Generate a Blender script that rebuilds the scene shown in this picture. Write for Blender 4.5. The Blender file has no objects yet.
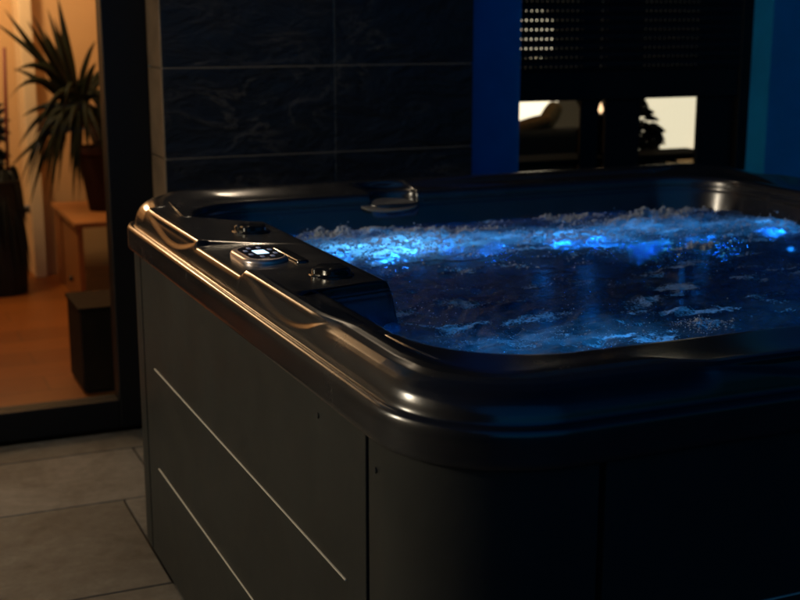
import bpy, math, random
import numpy as np
from mathutils import Vector
random.seed(7); rng = np.random.default_rng(11)
R = math.radians
S = bpy.context.scene
COL = S.collection

# ------------------------------------------------------------------ helpers
def link(o, parent=None):
    COL.objects.link(o)
    if parent: o.parent = parent
    return o

class MB:
    def __init__(s): s.v = []; s.f = []
    def add(s, vs, fs):
        n = len(s.v); s.v += [tuple(map(float, p)) for p in vs]; s.f += [tuple(i + n for i in q) for q in fs]; return s
    def box(s, x0, x1, y0, y1, z0, z1):
        return s.add([(x0,y0,z0),(x1,y0,z0),(x1,y1,z0),(x0,y1,z0),(x0,y0,z1),(x1,y0,z1),(x1,y1,z1),(x0,y1,z1)],
                     [(3,2,1,0),(4,5,6,7),(0,1,5,4),(1,2,6,5),(2,3,7,6),(3,0,4,7)])
    def prism(s, pts, z0, z1):
        n = len(pts)
        return s.add([(x,y,z0) for x,y in pts] + [(x,y,z1) for x,y in pts],
                     [tuple(range(n-1,-1,-1)), tuple(range(n,2*n))] + [(i,(i+1)%n,n+(i+1)%n,n+i) for i in range(n)])
    def lathe(s, prof, c=(0,0,0), n=32, lobes=0, amp=0):
        vs=[]; fs=[]
        for (r,z) in prof:
            for k in range(n):
                a = 2*math.pi*k/n; rr = r*(1+amp*math.cos(lobes*a)) if lobes else r
                vs.append((c[0]+rr*math.cos(a), c[1]+rr*math.sin(a), c[2]+z))
        m=len(prof)
        for i in range(m-1):
            for k in range(n):
                fs.append((i*n+k, i*n+(k+1)%n, (i+1)*n+(k+1)%n, (i+1)*n+k))
        fs.append(tuple(range(n-1,-1,-1))); fs.append(tuple(range((m-1)*n, m*n)))
        return s.add(vs, fs)
    def tube(s, pts, rad, n=8):
        pts=[Vector(p) for p in pts]; vs=[]; fs=[]
        for i,p in enumerate(pts):
            t=(pts[min(i+1,len(pts)-1)]-pts[max(i-1,0)]).normalized()
            u=t.cross(Vector((0.3,0.9,0.2))).normalized(); w=t.cross(u)
            r=rad[i] if isinstance(rad,(list,tuple)) else rad
            for k in range(n):
                a=2*math.pi*k/n; vs.append(p+u*(r*math.cos(a))+w*(r*math.sin(a)))
        for i in range(len(pts)-1):
            for k in range(n): fs.append((i*n+k,i*n+(k+1)%n,(i+1)*n+(k+1)%n,(i+1)*n+k))
        fs.append(tuple(range(n-1,-1,-1))); fs.append(tuple(range((len(pts)-1)*n,len(pts)*n)))
        return s.add(vs,fs)
    def build(s, name, m, parent=None, smooth=False, bevel=0, seg=2):
        me = bpy.data.meshes.new(name); me.from_pydata(s.v, [], s.f); me.validate(); me.update()
        if smooth: me.polygons.foreach_set('use_smooth', [True]*len(me.polygons))
        o = bpy.data.objects.new(name, me); me.materials.append(m); link(o, parent)
        if bevel:
            b=o.modifiers.new('bevel','BEVEL'); b.width=bevel; b.segments=seg; b.limit_method='ANGLE'; b.angle_limit=R(35)
        return o

def tag(o, label, cat, group=None, kind=None):
    o['label']=label; o['category']=cat
    if group: o['group']=group
    if kind: o['kind']=kind
    return o
def struct(o, label, cat, kind='structure'): return tag(o,label,cat,kind=kind)
def empty(name, loc, label, cat, group=None):
    o=bpy.data.objects.new(name,None); o.location=loc; o.empty_display_size=.1; link(o); return tag(o,label,cat,group)
def keep(o, root):
    """parent o (built in world space) to root without moving it"""
    o.parent=root; o.matrix_parent_inverse=root.matrix_basis.inverted(); return o

def hermite(e0,e1,x):
    t=np.clip((x-e0)/(e1-e0),0,1); return t*t*(3-2*t)
def seg(x,a,b,soft): return hermite(a-soft,a+soft,x)*(1-hermite(b-soft,b+soft,x))

# numpy gradient noise
_perm=rng.permutation(256); _perm=np.concatenate([_perm,_perm]); _ang=rng.random(256)*2*np.pi
def gnoise(x,y):
    xi=np.floor(x).astype(int); yi=np.floor(y).astype(int); xf=x-xi; yf=y-yi
    def g(ix,iy,dx,dy):
        a=_ang[_perm[_perm[ix&255]+(iy&255)]]; return np.cos(a)*dx+np.sin(a)*dy
    u=xf**3*(xf*(xf*6-15)+10); v=yf**3*(yf*(yf*6-15)+10)
    n=(1-v)*((1-u)*g(xi,yi,xf,yf)+u*g(xi+1,yi,xf-1,yf))+v*((1-u)*g(xi,yi+1,xf,yf-1)+u*g(xi+1,yi+1,xf-1,yf-1))
    return n*1.5
def fbm(x,y,o=4,g=.5):
    s=0;a=1;t=0
    for i in range(o): s=s+a*gnoise(x*2**i+17.3*i,y*2**i+9.1*i); t+=a; a*=g
    return s/t

# ------------------------------------------------------------------ materials
def mat(name, base=(.5,.5,.5), rough=.5, metal=0, spec=.5, coat=0, var=0, vscale=20, bump=0, bscale=60, stretch=(1,1,1), rvar=0, coat_rough=.05):
    m=bpy.data.materials.new(name); m.use_nodes=True; nt=m.node_tree; N=nt.nodes; L=nt.links
    b=N['Principled BSDF']; b.inputs['Base Color'].default_value=(*base,1); b.inputs['Roughness'].default_value=rough
    b.inputs['Metallic'].default_value=metal; b.inputs['Specular IOR Level'].default_value=spec
    b.inputs['Coat Weight'].default_value=coat; b.inputs['Coat Roughness'].default_value=coat_rough
    tc=N.new('ShaderNodeTexCoord'); mp=N.new('ShaderNodeMapping'); mp.inputs['Scale'].default_value=stretch
    L.new(tc.outputs['Object'],mp.inputs['Vector'])
    if var or rvar:
        n=N.new('ShaderNodeTexNoise'); n.inputs['Scale'].default_value=vscale; n.inputs['Detail'].default_value=6; n.inputs['Roughness'].default_value=.62
        L.new(mp.outputs['Vector'],n.inputs['Vector'])
    if var:
        r=N.new('ShaderNodeMapRange'); r.inputs['From Min'].default_value=.3; r.inputs['From Max'].default_value=.7
        r.inputs['To Min'].default_value=1-var; r.inputs['To Max'].default_value=1+var
        L.new(n.outputs['Fac'],r.inputs['Value'])
        mx=N.new('ShaderNodeVectorMath'); mx.operation='SCALE'; mx.inputs[0].default_value=base
        L.new(r.outputs['Result'],mx.inputs['Scale']); L.new(mx.outputs['Vector'],b.inputs['Base Color'])
    if rvar:
        r2=N.new('ShaderNodeMapRange'); r2.inputs['From Min'].default_value=.3; r2.inputs['From Max'].default_value=.7
        r2.inputs['To Min'].default_value=max(0,rough-rvar); r2.inputs['To Max'].default_value=rough+rvar
        L.new(n.outputs['Fac'],r2.inputs['Value']); L.new(r2.outputs['Result'],b.inputs['Roughness'])
    if bump:
        n2=N.new('ShaderNodeTexNoise'); n2.inputs['Scale'].default_value=bscale; n2.inputs['Detail'].default_value=5
        L.new(mp.outputs['Vector'],n2.inputs['Vector'])
        bp=N.new('ShaderNodeBump'); bp.inputs['Strength'].default_value=bump; bp.inputs['Distance'].default_value=.01
        L.new(n2.outputs['Fac'],bp.inputs['Height']); L.new(bp.outputs['Normal'],b.inputs['Normal'])
    return m
def emit(name, col, strength):
    m=bpy.data.materials.new(name); m.use_nodes=True; b=m.node_tree.nodes['Principled BSDF']
    b.inputs['Base Color'].default_value=(*col,1); b.inputs['Emission Color'].default_value=(*col,1); b.inputs['Emission Strength'].default_value=strength
    return m
def glass(name, refl=1.0, tint=(.9,.93,.95)):
    m=bpy.data.materials.new(name); m.use_nodes=True; nt=m.node_tree; N=nt.nodes; L=nt.links; N.clear()
    o=N.new('ShaderNodeOutputMaterial'); t=N.new('ShaderNodeBsdfTransparent'); t.inputs[0].default_value=(*tint,1)
    g=N.new('ShaderNodeBsdfGlossy'); g.inputs['Roughness'].default_value=.01
    fr=N.new('ShaderNodeFresnel'); fr.inputs['IOR'].default_value=1.45
    mul=N.new('ShaderNodeMath'); mul.operation='MULTIPLY'; mul.inputs[1].default_value=refl
    mx=N.new('ShaderNodeMixShader'); L.new(fr.outputs[0],mul.inputs[0]); L.new(mul.outputs[0],mx.inputs[0]); L.new(t.outputs[0],mx.inputs[1]); L.new(g.outputs[0],mx.inputs[2]); L.new(mx.outputs[0],o.inputs[0])
    return m

M={}
M['acrylic']=mat('black_pearl_acrylic',(.058,.058,.064),.24,metal=.75,spec=.4,coat=.6,coat_rough=.19,var=.10,rvar=.05,vscale=9)
M['panel']=mat('graphite_panel',(.026,.027,.0255),.5,spec=.2,var=.12,vscale=6,bump=.03,bscale=300,rvar=.06)
M['gap']=mat('dark_liner',(.006,.006,.006),.7)
M['chrome']=mat('pale_inlay',(.72,.67,.58),.4,metal=0,rvar=.05,vscale=30)
M['bezel']=mat('silver_bezel',(.62,.54,.53),.32,metal=.8)
M['face']=mat('panel_face',(.01,.013,.03),.18,coat=.5)
M['icon']=emit('panel_icons',(.35,.45,.75),.07)
M['screen']=emit('display_glow',(.55,.80,1.0),1.6)
M['knob']=mat('knob_black',(.01,.01,.01),.16,coat=.5)
M['plate']=mat('matte_dark_plate',(.17,.16,.14),.34,rvar=.08)
M['anthracite']=mat('anthracite_metal',(.0035,.0035,.004),.5,spec=.25,var=.1)
M['glass']=glass('window_glass',.25)
M['render_wall']=mat('dusk_blue_render',(.008,.235,.54),.9,spec=.05,var=.12,vscale=5,bump=.15,bscale=150)  # blue of the dusk light is put into this plain wall's base colour
M['garden']=mat('garden_render',(.42,.38,.32),.9,var=.08,vscale=4,bump=.2,bscale=150)
M['brownwall']=mat('reflection_plaster',(.10,.08,.06),.9,var=.1,vscale=4,bump=.2,bscale=120)  # brown chosen for the dim reflections it gives in the tub rim
M['return']=mat('warm_lit_slate_edge',(.13,.085,.05),.6,var=.35,vscale=12,bump=.2,bscale=60)  # warm light on the slate's left return, put into its colour
M['stoneback']=mat('mortar',(.17,.14,.11),.9)
M['roof']=mat('roof_slab',(.2,.2,.2),.9,var=.1)
M['wood']=mat('orange_pine',(.32,.13,.036),.45,var=.25,vscale=6,stretch=(1,8,8),bump=.05)
M['woodside']=mat('pine_end',(.30,.115,.03),.5,var=.25,vscale=6,stretch=(8,8,1))
M['roomwall']=mat('apricot_plaster',(.64,.41,.20),.9,var=.04,vscale=3,bump=.1,bscale=90)
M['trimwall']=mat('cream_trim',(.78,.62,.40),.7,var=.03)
M['creamwall']=mat('cream_plaster',(.80,.74,.60),.9,var=.03,vscale=3)
M['ceiling']=mat('white_ceiling',(.75,.72,.66),.9,var=.03)
M['box']=mat('dark_box',(.020,.012,.007),.7,spec=.05,var=.2,vscale=14)
M['leaf']=mat('palm_leaf',(.010,.013,.005),.6,spec=.15,var=.35,vscale=9)
M['leafd']=mat('dark_leaf',(.006,.010,.006),.5,var=.4,vscale=30)
M['trunk']=mat('palm_trunk',(.10,.065,.035),.8,var=.3,vscale=40,bump=.4)
M['terra']=mat('terracotta',(.030,.010,.005),.8,spec=.1,var=.2,vscale=15)
M['soil']=mat('soil',(.03,.02,.012),.95,var=.4,vscale=60,bump=.5)
M['basket']=mat('dark_wicker',(.003,.002,.0015),.7,var=.4,vscale=50,bump=.6,bscale=120)
M['stake']=mat('red_stake',(.16,.03,.015),.6)
M['socket']=mat('grey_plastic',(.25,.25,.28),.4)
M['sofa']=mat('grey_fabric',(.05,.048,.045),.9,var=.2,vscale=200,bump=.2,bscale=400)
M['cushion']=mat('brown_fabric',(.42,.22,.09),.9,var=.3,vscale=12,bump=.2,bscale=200)
M['cushion_p']=mat('sand_fabric',(.55,.36,.17),.9,var=.2,vscale=12,bump=.2,bscale=200)
M['shade']=emit('lit_lampshade',(1.0,.82,.56),1.9)
M['drum']=emit('drum_shade_glow',(1.0,.84,.56),1.0)
M['flame']=emit('candle_glow',(1.0,.60,.30),2.2)
M['brass']=mat('aged_brass',(.35,.24,.10),.35,metal=1)
M['wax']=mat('candle_wax',(.7,.6,.45),.6)
M['grass']=mat('dark_lawn',(.03,.04,.02),.95,var=.4,vscale=3)
M['lens']=emit('blue_led_lens',(.03,.32,1.0),9.0)

def floor_material():
    m=mat('stone_paving',(.26,.205,.15),.62,spec=.3); nt=m.node_tree; N=nt.nodes; L=nt.links; b=N['Principled BSDF']
    tc=N['Texture Coordinate']
    n=N.new('ShaderNodeTexNoise'); n.inputs['Scale'].default_value=3.2; n.inputs['Detail'].default_value=9; n.inputs['Roughness'].default_value=.68; n.inputs['Distortion'].default_value=.5
    n2=N.new('ShaderNodeTexNoise'); n2.inputs['Scale'].default_value=26; n2.inputs['Detail'].default_value=6; n2.inputs['Roughness'].default_value=.7
    for q in (n,n2): L.new(tc.outputs['Object'],q.inputs['Vector'])
    geo=N.new('ShaderNodeNewGeometry')
    r=N.new('ShaderNodeValToRGB'); e=r.color_ramp.elements
    e[0].position=.3; e[0].color=(.040,.037,.033,1); e[1].position=.72; e[1].color=(.19,.184,.174,1)
    k=r.color_ramp.elements.new(.5); k.color=(.095,.091,.084,1)
    add=N.new('ShaderNodeMath'); add.operation='MULTIPLY_ADD'; add.inputs[1].default_value=.32
    L.new(n2.outputs['Fac'],add.inputs[0])
    sc=N.new('ShaderNodeMath'); sc.operation='MULTIPLY'; sc.inputs[1].default_value=.70; L.new(n.outputs['Fac'],sc.inputs[0]); L.new(sc.outputs[0],add.inputs[2])
    isl=N.new('ShaderNodeMath'); isl.operation='MULTIPLY_ADD'; isl.inputs[1].default_value=.10; isl.inputs[2].default_value=-.05
    L.new(geo.outputs['Random Per Island'],isl.inputs[0])
    a2=N.new('ShaderNodeMath'); a2.operation='ADD'; L.new(add.outputs[0],a2.inputs[0]); L.new(isl.outputs[0],a2.inputs[1])
    L.new(a2.outputs[0],r.inputs['Fac']); L.new(r.outputs['Color'],b.inputs['Base Color'])
    bp=N.new('ShaderNodeBump'); bp.inputs['Strength'].default_value=.25; bp.inputs['Distance'].default_value=.006
    L.new(n2.outputs['Fac'],bp.inputs['Height']); L.new(bp.outputs['Normal'],b.inputs['Normal'])
    return m
M['paving']=floor_material()

def slate_material():
    m=mat('dark_slate',(.02,.02,.022),.42,spec=.45); nt=m.node_tree; N=nt.nodes; L=nt.links; b=N['Principled BSDF']; tc=N['Texture Coordinate']
    w=N.new('ShaderNodeTexNoise'); w.inputs['Scale'].default_value=5; w.inputs['Detail'].default_value=8; w.inputs['Roughness'].default_value=.6; w.inputs['Distortion'].default_value=.6
    mp=N.new('ShaderNodeMapping'); mp.inputs['Scale'].default_value=(1,1,2.2); L.new(tc.outputs['Object'],mp.inputs['Vector']); L.new(mp.outputs['Vector'],w.inputs['Vector'])
    rid=N.new('ShaderNodeMath'); rid.operation='SUBTRACT'; rid.inputs[1].default_value=.5; L.new(w.outputs['Fac'],rid.inputs[0])
    ab=N.new('ShaderNodeMath'); ab.operation='ABSOLUTE'; L.new(rid.outputs[0],ab.inputs[0])
    mr=N.new('ShaderNodeMapRange'); mr.inputs['From Min'].default_value=0; mr.inputs['From Max'].default_value=.028; mr.inputs['To Min'].default_value=1; mr.inputs['To Max'].default_value=0; L.new(ab.outputs[0],mr.inputs['Value'])
    big=N.new('ShaderNodeTexNoise'); big.inputs['Scale'].default_value=2.3; big.inputs['Detail'].default_value=3; L.new(tc.outputs['Object'],big.inputs['Vector'])
    bm=N.new('ShaderNodeMapRange'); bm.inputs['From Min'].default_value=.50; bm.inputs['From Max'].default_value=.7; L.new(big.outputs['Fac'],bm.inputs['Value'])
    mul=N.new('ShaderNodeMath'); mul.operation='MULTIPLY'; L.new(mr.outputs['Result'],mul.inputs[0]); L.new(bm.outputs['Result'],mul.inputs[1])
    mx=N.new('ShaderNodeMix'); mx.data_type='RGBA'; mx.inputs[6].default_value=(.008,.008,.009,1); mx.inputs[7].default_value=(.07,.06,.048,1); L.new(mul.outputs[0],mx.inputs[0])
    L.new(mx.outputs[2],b.inputs['Base Color'])
    bp=N.new('ShaderNodeBump'); bp.inputs['Strength'].default_value=1.0; bp.inputs['Distance'].default_value=.02; L.new(w.outputs['Fac'],bp.inputs['Height']); L.new(bp.outputs['Normal'],b.inputs['Normal'])
    return m
M['slate']=slate_material()

def laminate_material():
    m=mat('oak_laminate',(.42,.17,.05),.42,spec=.35); nt=m.node_tree; N=nt.nodes; L=nt.links; b=N['Principled BSDF']; tc=N['Texture Coordinate']
    mp=N.new('ShaderNodeMapping'); mp.inputs['Scale'].default_value=(1,1,1); L.new(tc.outputs['Object'],mp.inputs['Vector'])
    br=N.new('ShaderNodeTexBrick'); br.inputs['Scale'].default_value=1; br.inputs['Mortar Size'].default_value=.002; br.inputs['Brick Width'].default_value=1.2; br.inputs['Row Height'].default_value=.19
    br.inputs['Color1'].default_value=(.17,.050,.007,1); br.inputs['Color2'].default_value=(.27,.085,.013,1); br.inputs['Mortar'].default_value=(.10,.04,.012,1)
    L.new(mp.outputs['Vector'],br.inputs['Vector'])
    mp2=N.new('ShaderNodeMapping'); mp2.inputs['Scale'].default_value=(2,30,1); L.new(tc.outputs['Object'],mp2.inputs['Vector'])
    n=N.new('ShaderNodeTexNoise'); n.inputs['Scale'].default_value=3; n.inputs['Detail'].default_value=5; L.new(mp2.outputs['Vector'],n.inputs['Vector'])
    mr=N.new('ShaderNodeMapRange'); mr.inputs['To Min'].default_value=.6; mr.inputs['To Max'].default_value=1.35; L.new(n.outputs['Fac'],mr.inputs['Value'])
    sc=N.new('ShaderNodeVectorMath'); sc.operation='SCALE'; L.new(br.outputs['Color'],sc.inputs[0]); L.new(mr.outputs['Result'],sc.inputs['Scale']); L.new(sc.outputs['Vector'],b.inputs['Base Color'])
    return m
M['laminate']=laminate_material()

def water_material():
    m=bpy.data.materials.new('spa_water'); m.use_nodes=True; nt=m.node_tree; N=nt.nodes; L=nt.links; N.clear()
    out=N.new('ShaderNodeOutputMaterial')
    tc=N.new('ShaderNodeTexCoord')
    # micro ripple
    n=N.new('ShaderNodeTexNoise'); n.inputs['Scale'].default_value=60; n.inputs['Detail'].default_value=6; n.inputs['Roughness'].default_value=.68; n.inputs['Distortion'].default_value=.8
    L.new(tc.outputs['Object'],n.inputs['Vector'])
    bp=N.new('ShaderNodeBump'); bp.inputs['Strength'].default_value=.7; bp.inputs['Distance'].default_value=.010; L.new(n.outputs['Fac'],bp.inputs['Height'])
    tr=N.new('ShaderNodeBsdfTransparent'); tr.inputs[0].default_value=(.15,.40,.70,1)
    rf=N.new('ShaderNodeBsdfRefraction'); rf.inputs['Color'].default_value=(.035,.12,.30,1); rf.inputs['Roughness'].default_value=.02; rf.inputs['IOR'].default_value=1.33; L.new(bp.outputs['Normal'],rf.inputs['Normal'])
    m1=N.new('ShaderNodeMixShader'); m1.inputs[0].default_value=.86; L.new(tr.outputs[0],m1.inputs[1]); L.new(rf.outputs[0],m1.inputs[2])
    gl=N.new('ShaderNodeBsdfGlossy'); gl.inputs['Roughness'].default_value=.13; L.new(bp.outputs['Normal'],gl.inputs['Normal'])
    fr=N.new('ShaderNodeFresnel'); fr.inputs['IOR'].default_value=1.33; L.new(bp.outputs['Normal'],fr.inputs['Normal'])
    m2=N.new('ShaderNodeMixShader'); L.new(fr.outputs[0],m2.inputs[0]); L.new(m1.outputs[0],m2.inputs[1]); L.new(gl.outputs[0],m2.inputs[2])
    # aerated froth
    df=N.new('ShaderNodeBsdfDiffuse'); df.inputs[0].default_value=(.62,.66,.70,1); L.new(bp.outputs['Normal'],df.inputs['Normal'])
    tl=N.new('ShaderNodeBsdfTranslucent'); tl.inputs[0].default_value=(.60,.72,.85,1); L.new(bp.outputs['Normal'],tl.inputs['Normal'])
    m3=N.new('ShaderNodeMixShader'); m3.inputs[0].default_value=.6; L.new(df.outputs[0],m3.inputs[1]); L.new(tl.outputs[0],m3.inputs[2])
    at=N.new('ShaderNodeAttribute'); at.attribute_name='froth'
    f1=N.new('ShaderNodeTexNoise'); f1.inputs['Scale'].default_value=55; f1.inputs['Detail'].default_value=9; f1.inputs['Roughness'].default_value=.75; f1.inputs['Distortion'].default_value=1.2
    L.new(tc.outputs['Object'],f1.inputs['Vector'])
    vo=N.new('ShaderNodeTexVoronoi'); vo.inputs['Scale'].default_value=190; L.new(tc.outputs['Object'],vo.inputs['Vector'])
    a1=N.new('ShaderNodeMath'); a1.operation='MULTIPLY_ADD'; a1.inputs[1].default_value=-.45; L.new(vo.outputs['Distance'],a1.inputs[0]); ct=N.new('ShaderNodeMath'); ct.operation='MULTIPLY_ADD'; ct.inputs[1].default_value=2.0; ct.inputs[2].default_value=-.45; L.new(f1.outputs['Fac'],ct.inputs[0]); L.new(ct.outputs[0],a1.inputs[2])
    a2=N.new('ShaderNodeMath'); a2.operation='ADD'; L.new(a1.outputs[0],a2.inputs[0]); L.new(at.outputs['Fac'],a2.inputs[1])
    mr=N.new('ShaderNodeMapRange'); mr.inputs['From Min'].default_value=.58; mr.inputs['From Max'].default_value=1.05; mr.inputs['To Min'].default_value=0.008; mr.inputs['To Max'].default_value=.95; L.new(a2.outputs[0],mr.inputs['Value'])
    m4=N.new('ShaderNodeMixShader'); aa=N.new('ShaderNodeAttribute'); aa.attribute_name='aeration'; mxm=N.new('ShaderNodeMath'); mxm.operation='MAXIMUM'; L.new(mr.outputs['Result'],mxm.inputs[0]); L.new(aa.outputs['Fac'],mxm.inputs[1]); L.new(mxm.outputs[0],m4.inputs[0]); L.new(m2.outputs[0],m4.inputs[1]); L.new(m3.outputs[0],m4.inputs[2])
    L.new(m4.outputs[0],out.inputs[0])
    return m
M['water']=water_material()
def foam_material():
    m=bpy.data.materials.new('white_foam'); m.use_nodes=True; nt=m.node_tree; N=nt.nodes; L=nt.links; N.clear()
    out=N.new('ShaderNodeOutputMaterial'); df=N.new('ShaderNodeBsdfDiffuse'); df.inputs[0].default_value=(.85,.86,.88,1)
    tl=N.new('ShaderNodeBsdfTranslucent'); tl.inputs[0].default_value=(.6,.7,.8,1); tp=N.new('ShaderNodeBsdfTransparent')
    gl=N.new('ShaderNodeBsdfGlossy'); gl.inputs['Roughness'].default_value=.3
    a=N.new('ShaderNodeMixShader'); a.inputs[0].default_value=.5; L.new(df.outputs[0],a.inputs[1]); L.new(tl.outputs[0],a.inputs[2])
    b=N.new('ShaderNodeMixShader'); b.inputs[0].default_value=.18; L.new(a.outputs[0],b.inputs[1]); L.new(tp.outputs[0],b.inputs[2])
    c=N.new('ShaderNodeMixShader'); c.inputs[0].default_value=.06; L.new(b.outputs[0],c.inputs[1]); L.new(gl.outputs[0],c.inputs[2]); L.new(c.outputs[0],out.inputs[0])
    return m
M['foam']=foam_material()

# ------------------------------------------------------------------ camera
cam=bpy.data.cameras.new('camera'); co=bpy.data.objects.new('camera',cam); link(co)
co.location=(0,0,1.35); co.rotation_euler=(R(90-12.6),0,R(-23.4))
cam.sensor_width=36; cam.lens=57.465; cam.clip_end=500; cam.clip_start=.05
cam.dof.use_dof=True; cam.dof.focus_distance=2.2; cam.dof.aperture_fstop=4.6
S.camera=co

# ------------------------------------------------------------------ hot tub
X0,X1,Y0,Y1=.62,2.50,1.33,3.31
tub=empty('hot_tub',((X0+X1)/2,(Y0+Y1)/2,0),'large black hot tub with graphite side panels and rounded glossy rim on the stone paving','hot tub')
def rrect(x0,x1,y0,y1,r,ns,nc):
    """clockwise from the near end of the left side; returns points, outward normals, side id, t"""
    P=[];Nn=[];sd=[]
    def side(a,b,n,k):
        for i in range(ns[k%2]): t=i/ns[k%2]; P.append((a[0]+(b[0]-a[0])*t,a[1]+(b[1]-a[1])*t)); Nn.append(n); sd.append(k)
    def arc(cx,cy,a0,k):
        for i in range(nc): a=a0-math.pi/2*i/nc; P.append((cx+r*math.cos(a),cy+r*math.sin(a))); Nn.append((math.cos(a),math.sin(a))); sd.append(k)
    side((x0,y0+r),(x0,y1-r),(-1,0),0); arc(x0+r,y1-r,math.pi,4)
    side((x0+r,y1),(x1-r,y1),(0,1),1); arc(x1-r,y1-r,math.pi/2,5)
    side((x1,y1-r),(x1,y0+r),(1,0),2); arc(x1-r,y0+r,0,6)
    side((x1-r,y0),(x0+r,y0),(0,-1),3); arc(x0+r,y0+r,-math.pi/2,7)
    return np.array(P),np.array(Nn),np.array(sd)
NS=(620,400); NC=48
Po,No,SD=rrect(X0,X1,Y0,Y1,.20,NS,NC)
dL,dB,dR,dF=.125,.185,.155,.195
Pi,Ni,_=rrect(X0+dL,X1-dR,Y0+dF,Y1-dB,.19,NS,NC)
left=(SD==0)
Pi_base=Pi.copy()
isl=np.where(left,seg(Pi[:,1],2.085,2.86,.022),0)
Pi[:,0]+=isl*.145
# masks along the perimeter
yo=Po[:,1]; xo=Po[:,0]
crisp=np.zeros(len(Po)); U=np.zeros(len(Po))
def addcrisp(mask,c,a,b,soft,flip=False):
    global crisp,U
    k=np.where(mask,seg(c,a,b,soft),0); crisp=np.maximum(crisp,k)
    u=np.clip((c-a)/(b-a),0,1); u=1-u if flip else u
    U=np.where(mask&(c>a-.03)&(c<b+.03),u,U)
addcrisp(left,yo,1.80,2.245,.012,True); crisp=np.where(left&(yo<2.1),hermite(1.74,1.87,yo),crisp); addcrisp(left,yo,2.575,3.06,.010,True)
addcrisp(SD==3,xo,1.02,1.52,.05); addcrisp(SD==3,xo,1.66,2.14,.05)
addcrisp(SD==2,yo,1.65,2.2,.05); addcrisp(SD==2,yo,2.4,2.95,.05)
gap=np.where(left,seg(yo,2.245,2.575,.010),0); crisp=np.minimum(crisp,1-gap)
rnd=np.clip(1-crisp-gap,0,1)
outer=[(.016,.783),(.005,.783),(.0005,.787),(0,.797),(0,.81),(0,.828),(.002,.8365),(.007,.8405),(.012,.840),(.0165,.8375)]
s_r=[(.0195,.842),(.0205,.848),(.0225,.8545),(.0262,.8625),(.0325,.8705),(.042,.8775),(.055,.8832),(.072,.8872),(.088,.889),(.102,.889),(.115,.888)]
s_c=[(.020,.843),(.0215,.850),(.023,.857),(.0245,.864),(.0265,.871),(.0290,.878),(.0325,.885),(.0380,.8895),(.048,.8905),(.060,.888)]
s_g=[(.020,.842),(.0212,.849),(.0222,.855),(.0235,.861),(.025,.867),(.0268,.8715),(.030,.8755),(.035,.8775),(.046,.878),(.060,.878)]
def dense(l,n=26):
    l=np.array(l); d=np.r_[0,np.cumsum(np.hypot(*np.diff(l,axis=0).T))]; d/=d[-1]; t=np.linspace(0,1,n)**.8
    return [(float(np.interp(q,d,l[:,0])),float(np.interp(q,d,l[:,1]))) for q in t]
s_r,s_c,s_g=dense(s_r),dense(s_c),dense(s_g)
dist=np.where(left,dL,np.where(SD==1,dB,np.where(SD==2,dR,np.where(SD==3,dF,.16))))
# smooth the rim width across corners
kk=np.ones(41)/41; dist=np.convolve(np.concatenate([dist[-20:],dist,dist[:20]]),kk,'valid')
scl=np.clip((dist-.045)/.115,.55,1.0)
rows=[]   # each: (n,3)
for a,z in outer: rows.append(np.column_stack([Po-No*a,np.full(len(Po),z)]))
nsl=len(s_r)
lift=np.where(SD==1,.020,np.where((SD==4)|(SD==5),.020,np.where(SD==2,.012,0.)))
kl=np.hanning(121); kl/=kl.sum(); lift=np.convolve(np.concatenate([lift[-60:],lift,lift[:60]]),kl,'valid')
varc=1-.86*np.clip(np.sin(np.pi*np.clip(U,0,1)**1.35),0,1)**.75
for j in range(nsl):
    v=min(1.,(s_c[j][1]-.843)/.0455) if s_c[j][0]<.040 else 1.0
    a=rnd*s_r[j][0]*(1 if j<2 else 1)*1.0
    ar=.020+(s_r[j][0]-.020)*scl
    push=crisp*.0045*hermite(-.05,.22,v-varc)*(1-hermite(.72,1.0,np.full(len(Po),v)))
    aa=rnd*ar+crisp*(s_c[j][0])+gap*s_g[j][0]+push
    zz=rnd*s_r[j][1]+crisp*s_c[j][1]+gap*s_g[j][1]
    zz=zz+lift*np.clip((zz-.842)/.046,0,1)
    rows.append(np.column_stack([Po-No*aa[:,None],zz]))
zd=.883*(1-isl)+.8785*isl-np.where(left,.003*(1-isl),0)+lift*.25
back=(SD==1)
nu=np.clip((xo-1.305)/.082,-1,1); nm=np.where(back,np.sqrt(1-nu**2),0)
for b,dz,kn,kp in [(-.030,0,1,0),(-.014,-.0008,1,0),(-.005,-.004,1,0),(0,-.012,1,0)]:
    rows.append(np.column_stack([Pi+Ni*(-b+kn*.048*nm)[:,None],zd+dz]))
for b,z,kn,kp in [(.002,.862,1,0),(.0025,.858,.96,0),(.004,.8575,0,.5),(.0045,.8565,0,1),(.005,.851,0,1),(.007,.846,0,.6),(.009,.836,0,.1),(.016,.80,0,0),(.03,.73,0,0)]:
    zz=np.where(nm>0,z,np.where(z>.84,z-.0*isl,z))
    rows.append(np.column_stack([Pi+Ni*(-b+kn*.048*nm-kp*.030*nm)[:,None],np.full(len(Po),z)]))
for b,z in [(.06,.55),(.12,.43),(.30,.38)]:
    rows.append(np.column_stack([Pi_base-Ni*b,np.full(len(Po),z)]))
C=np.array(rows)      # (m,n,3)
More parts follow.
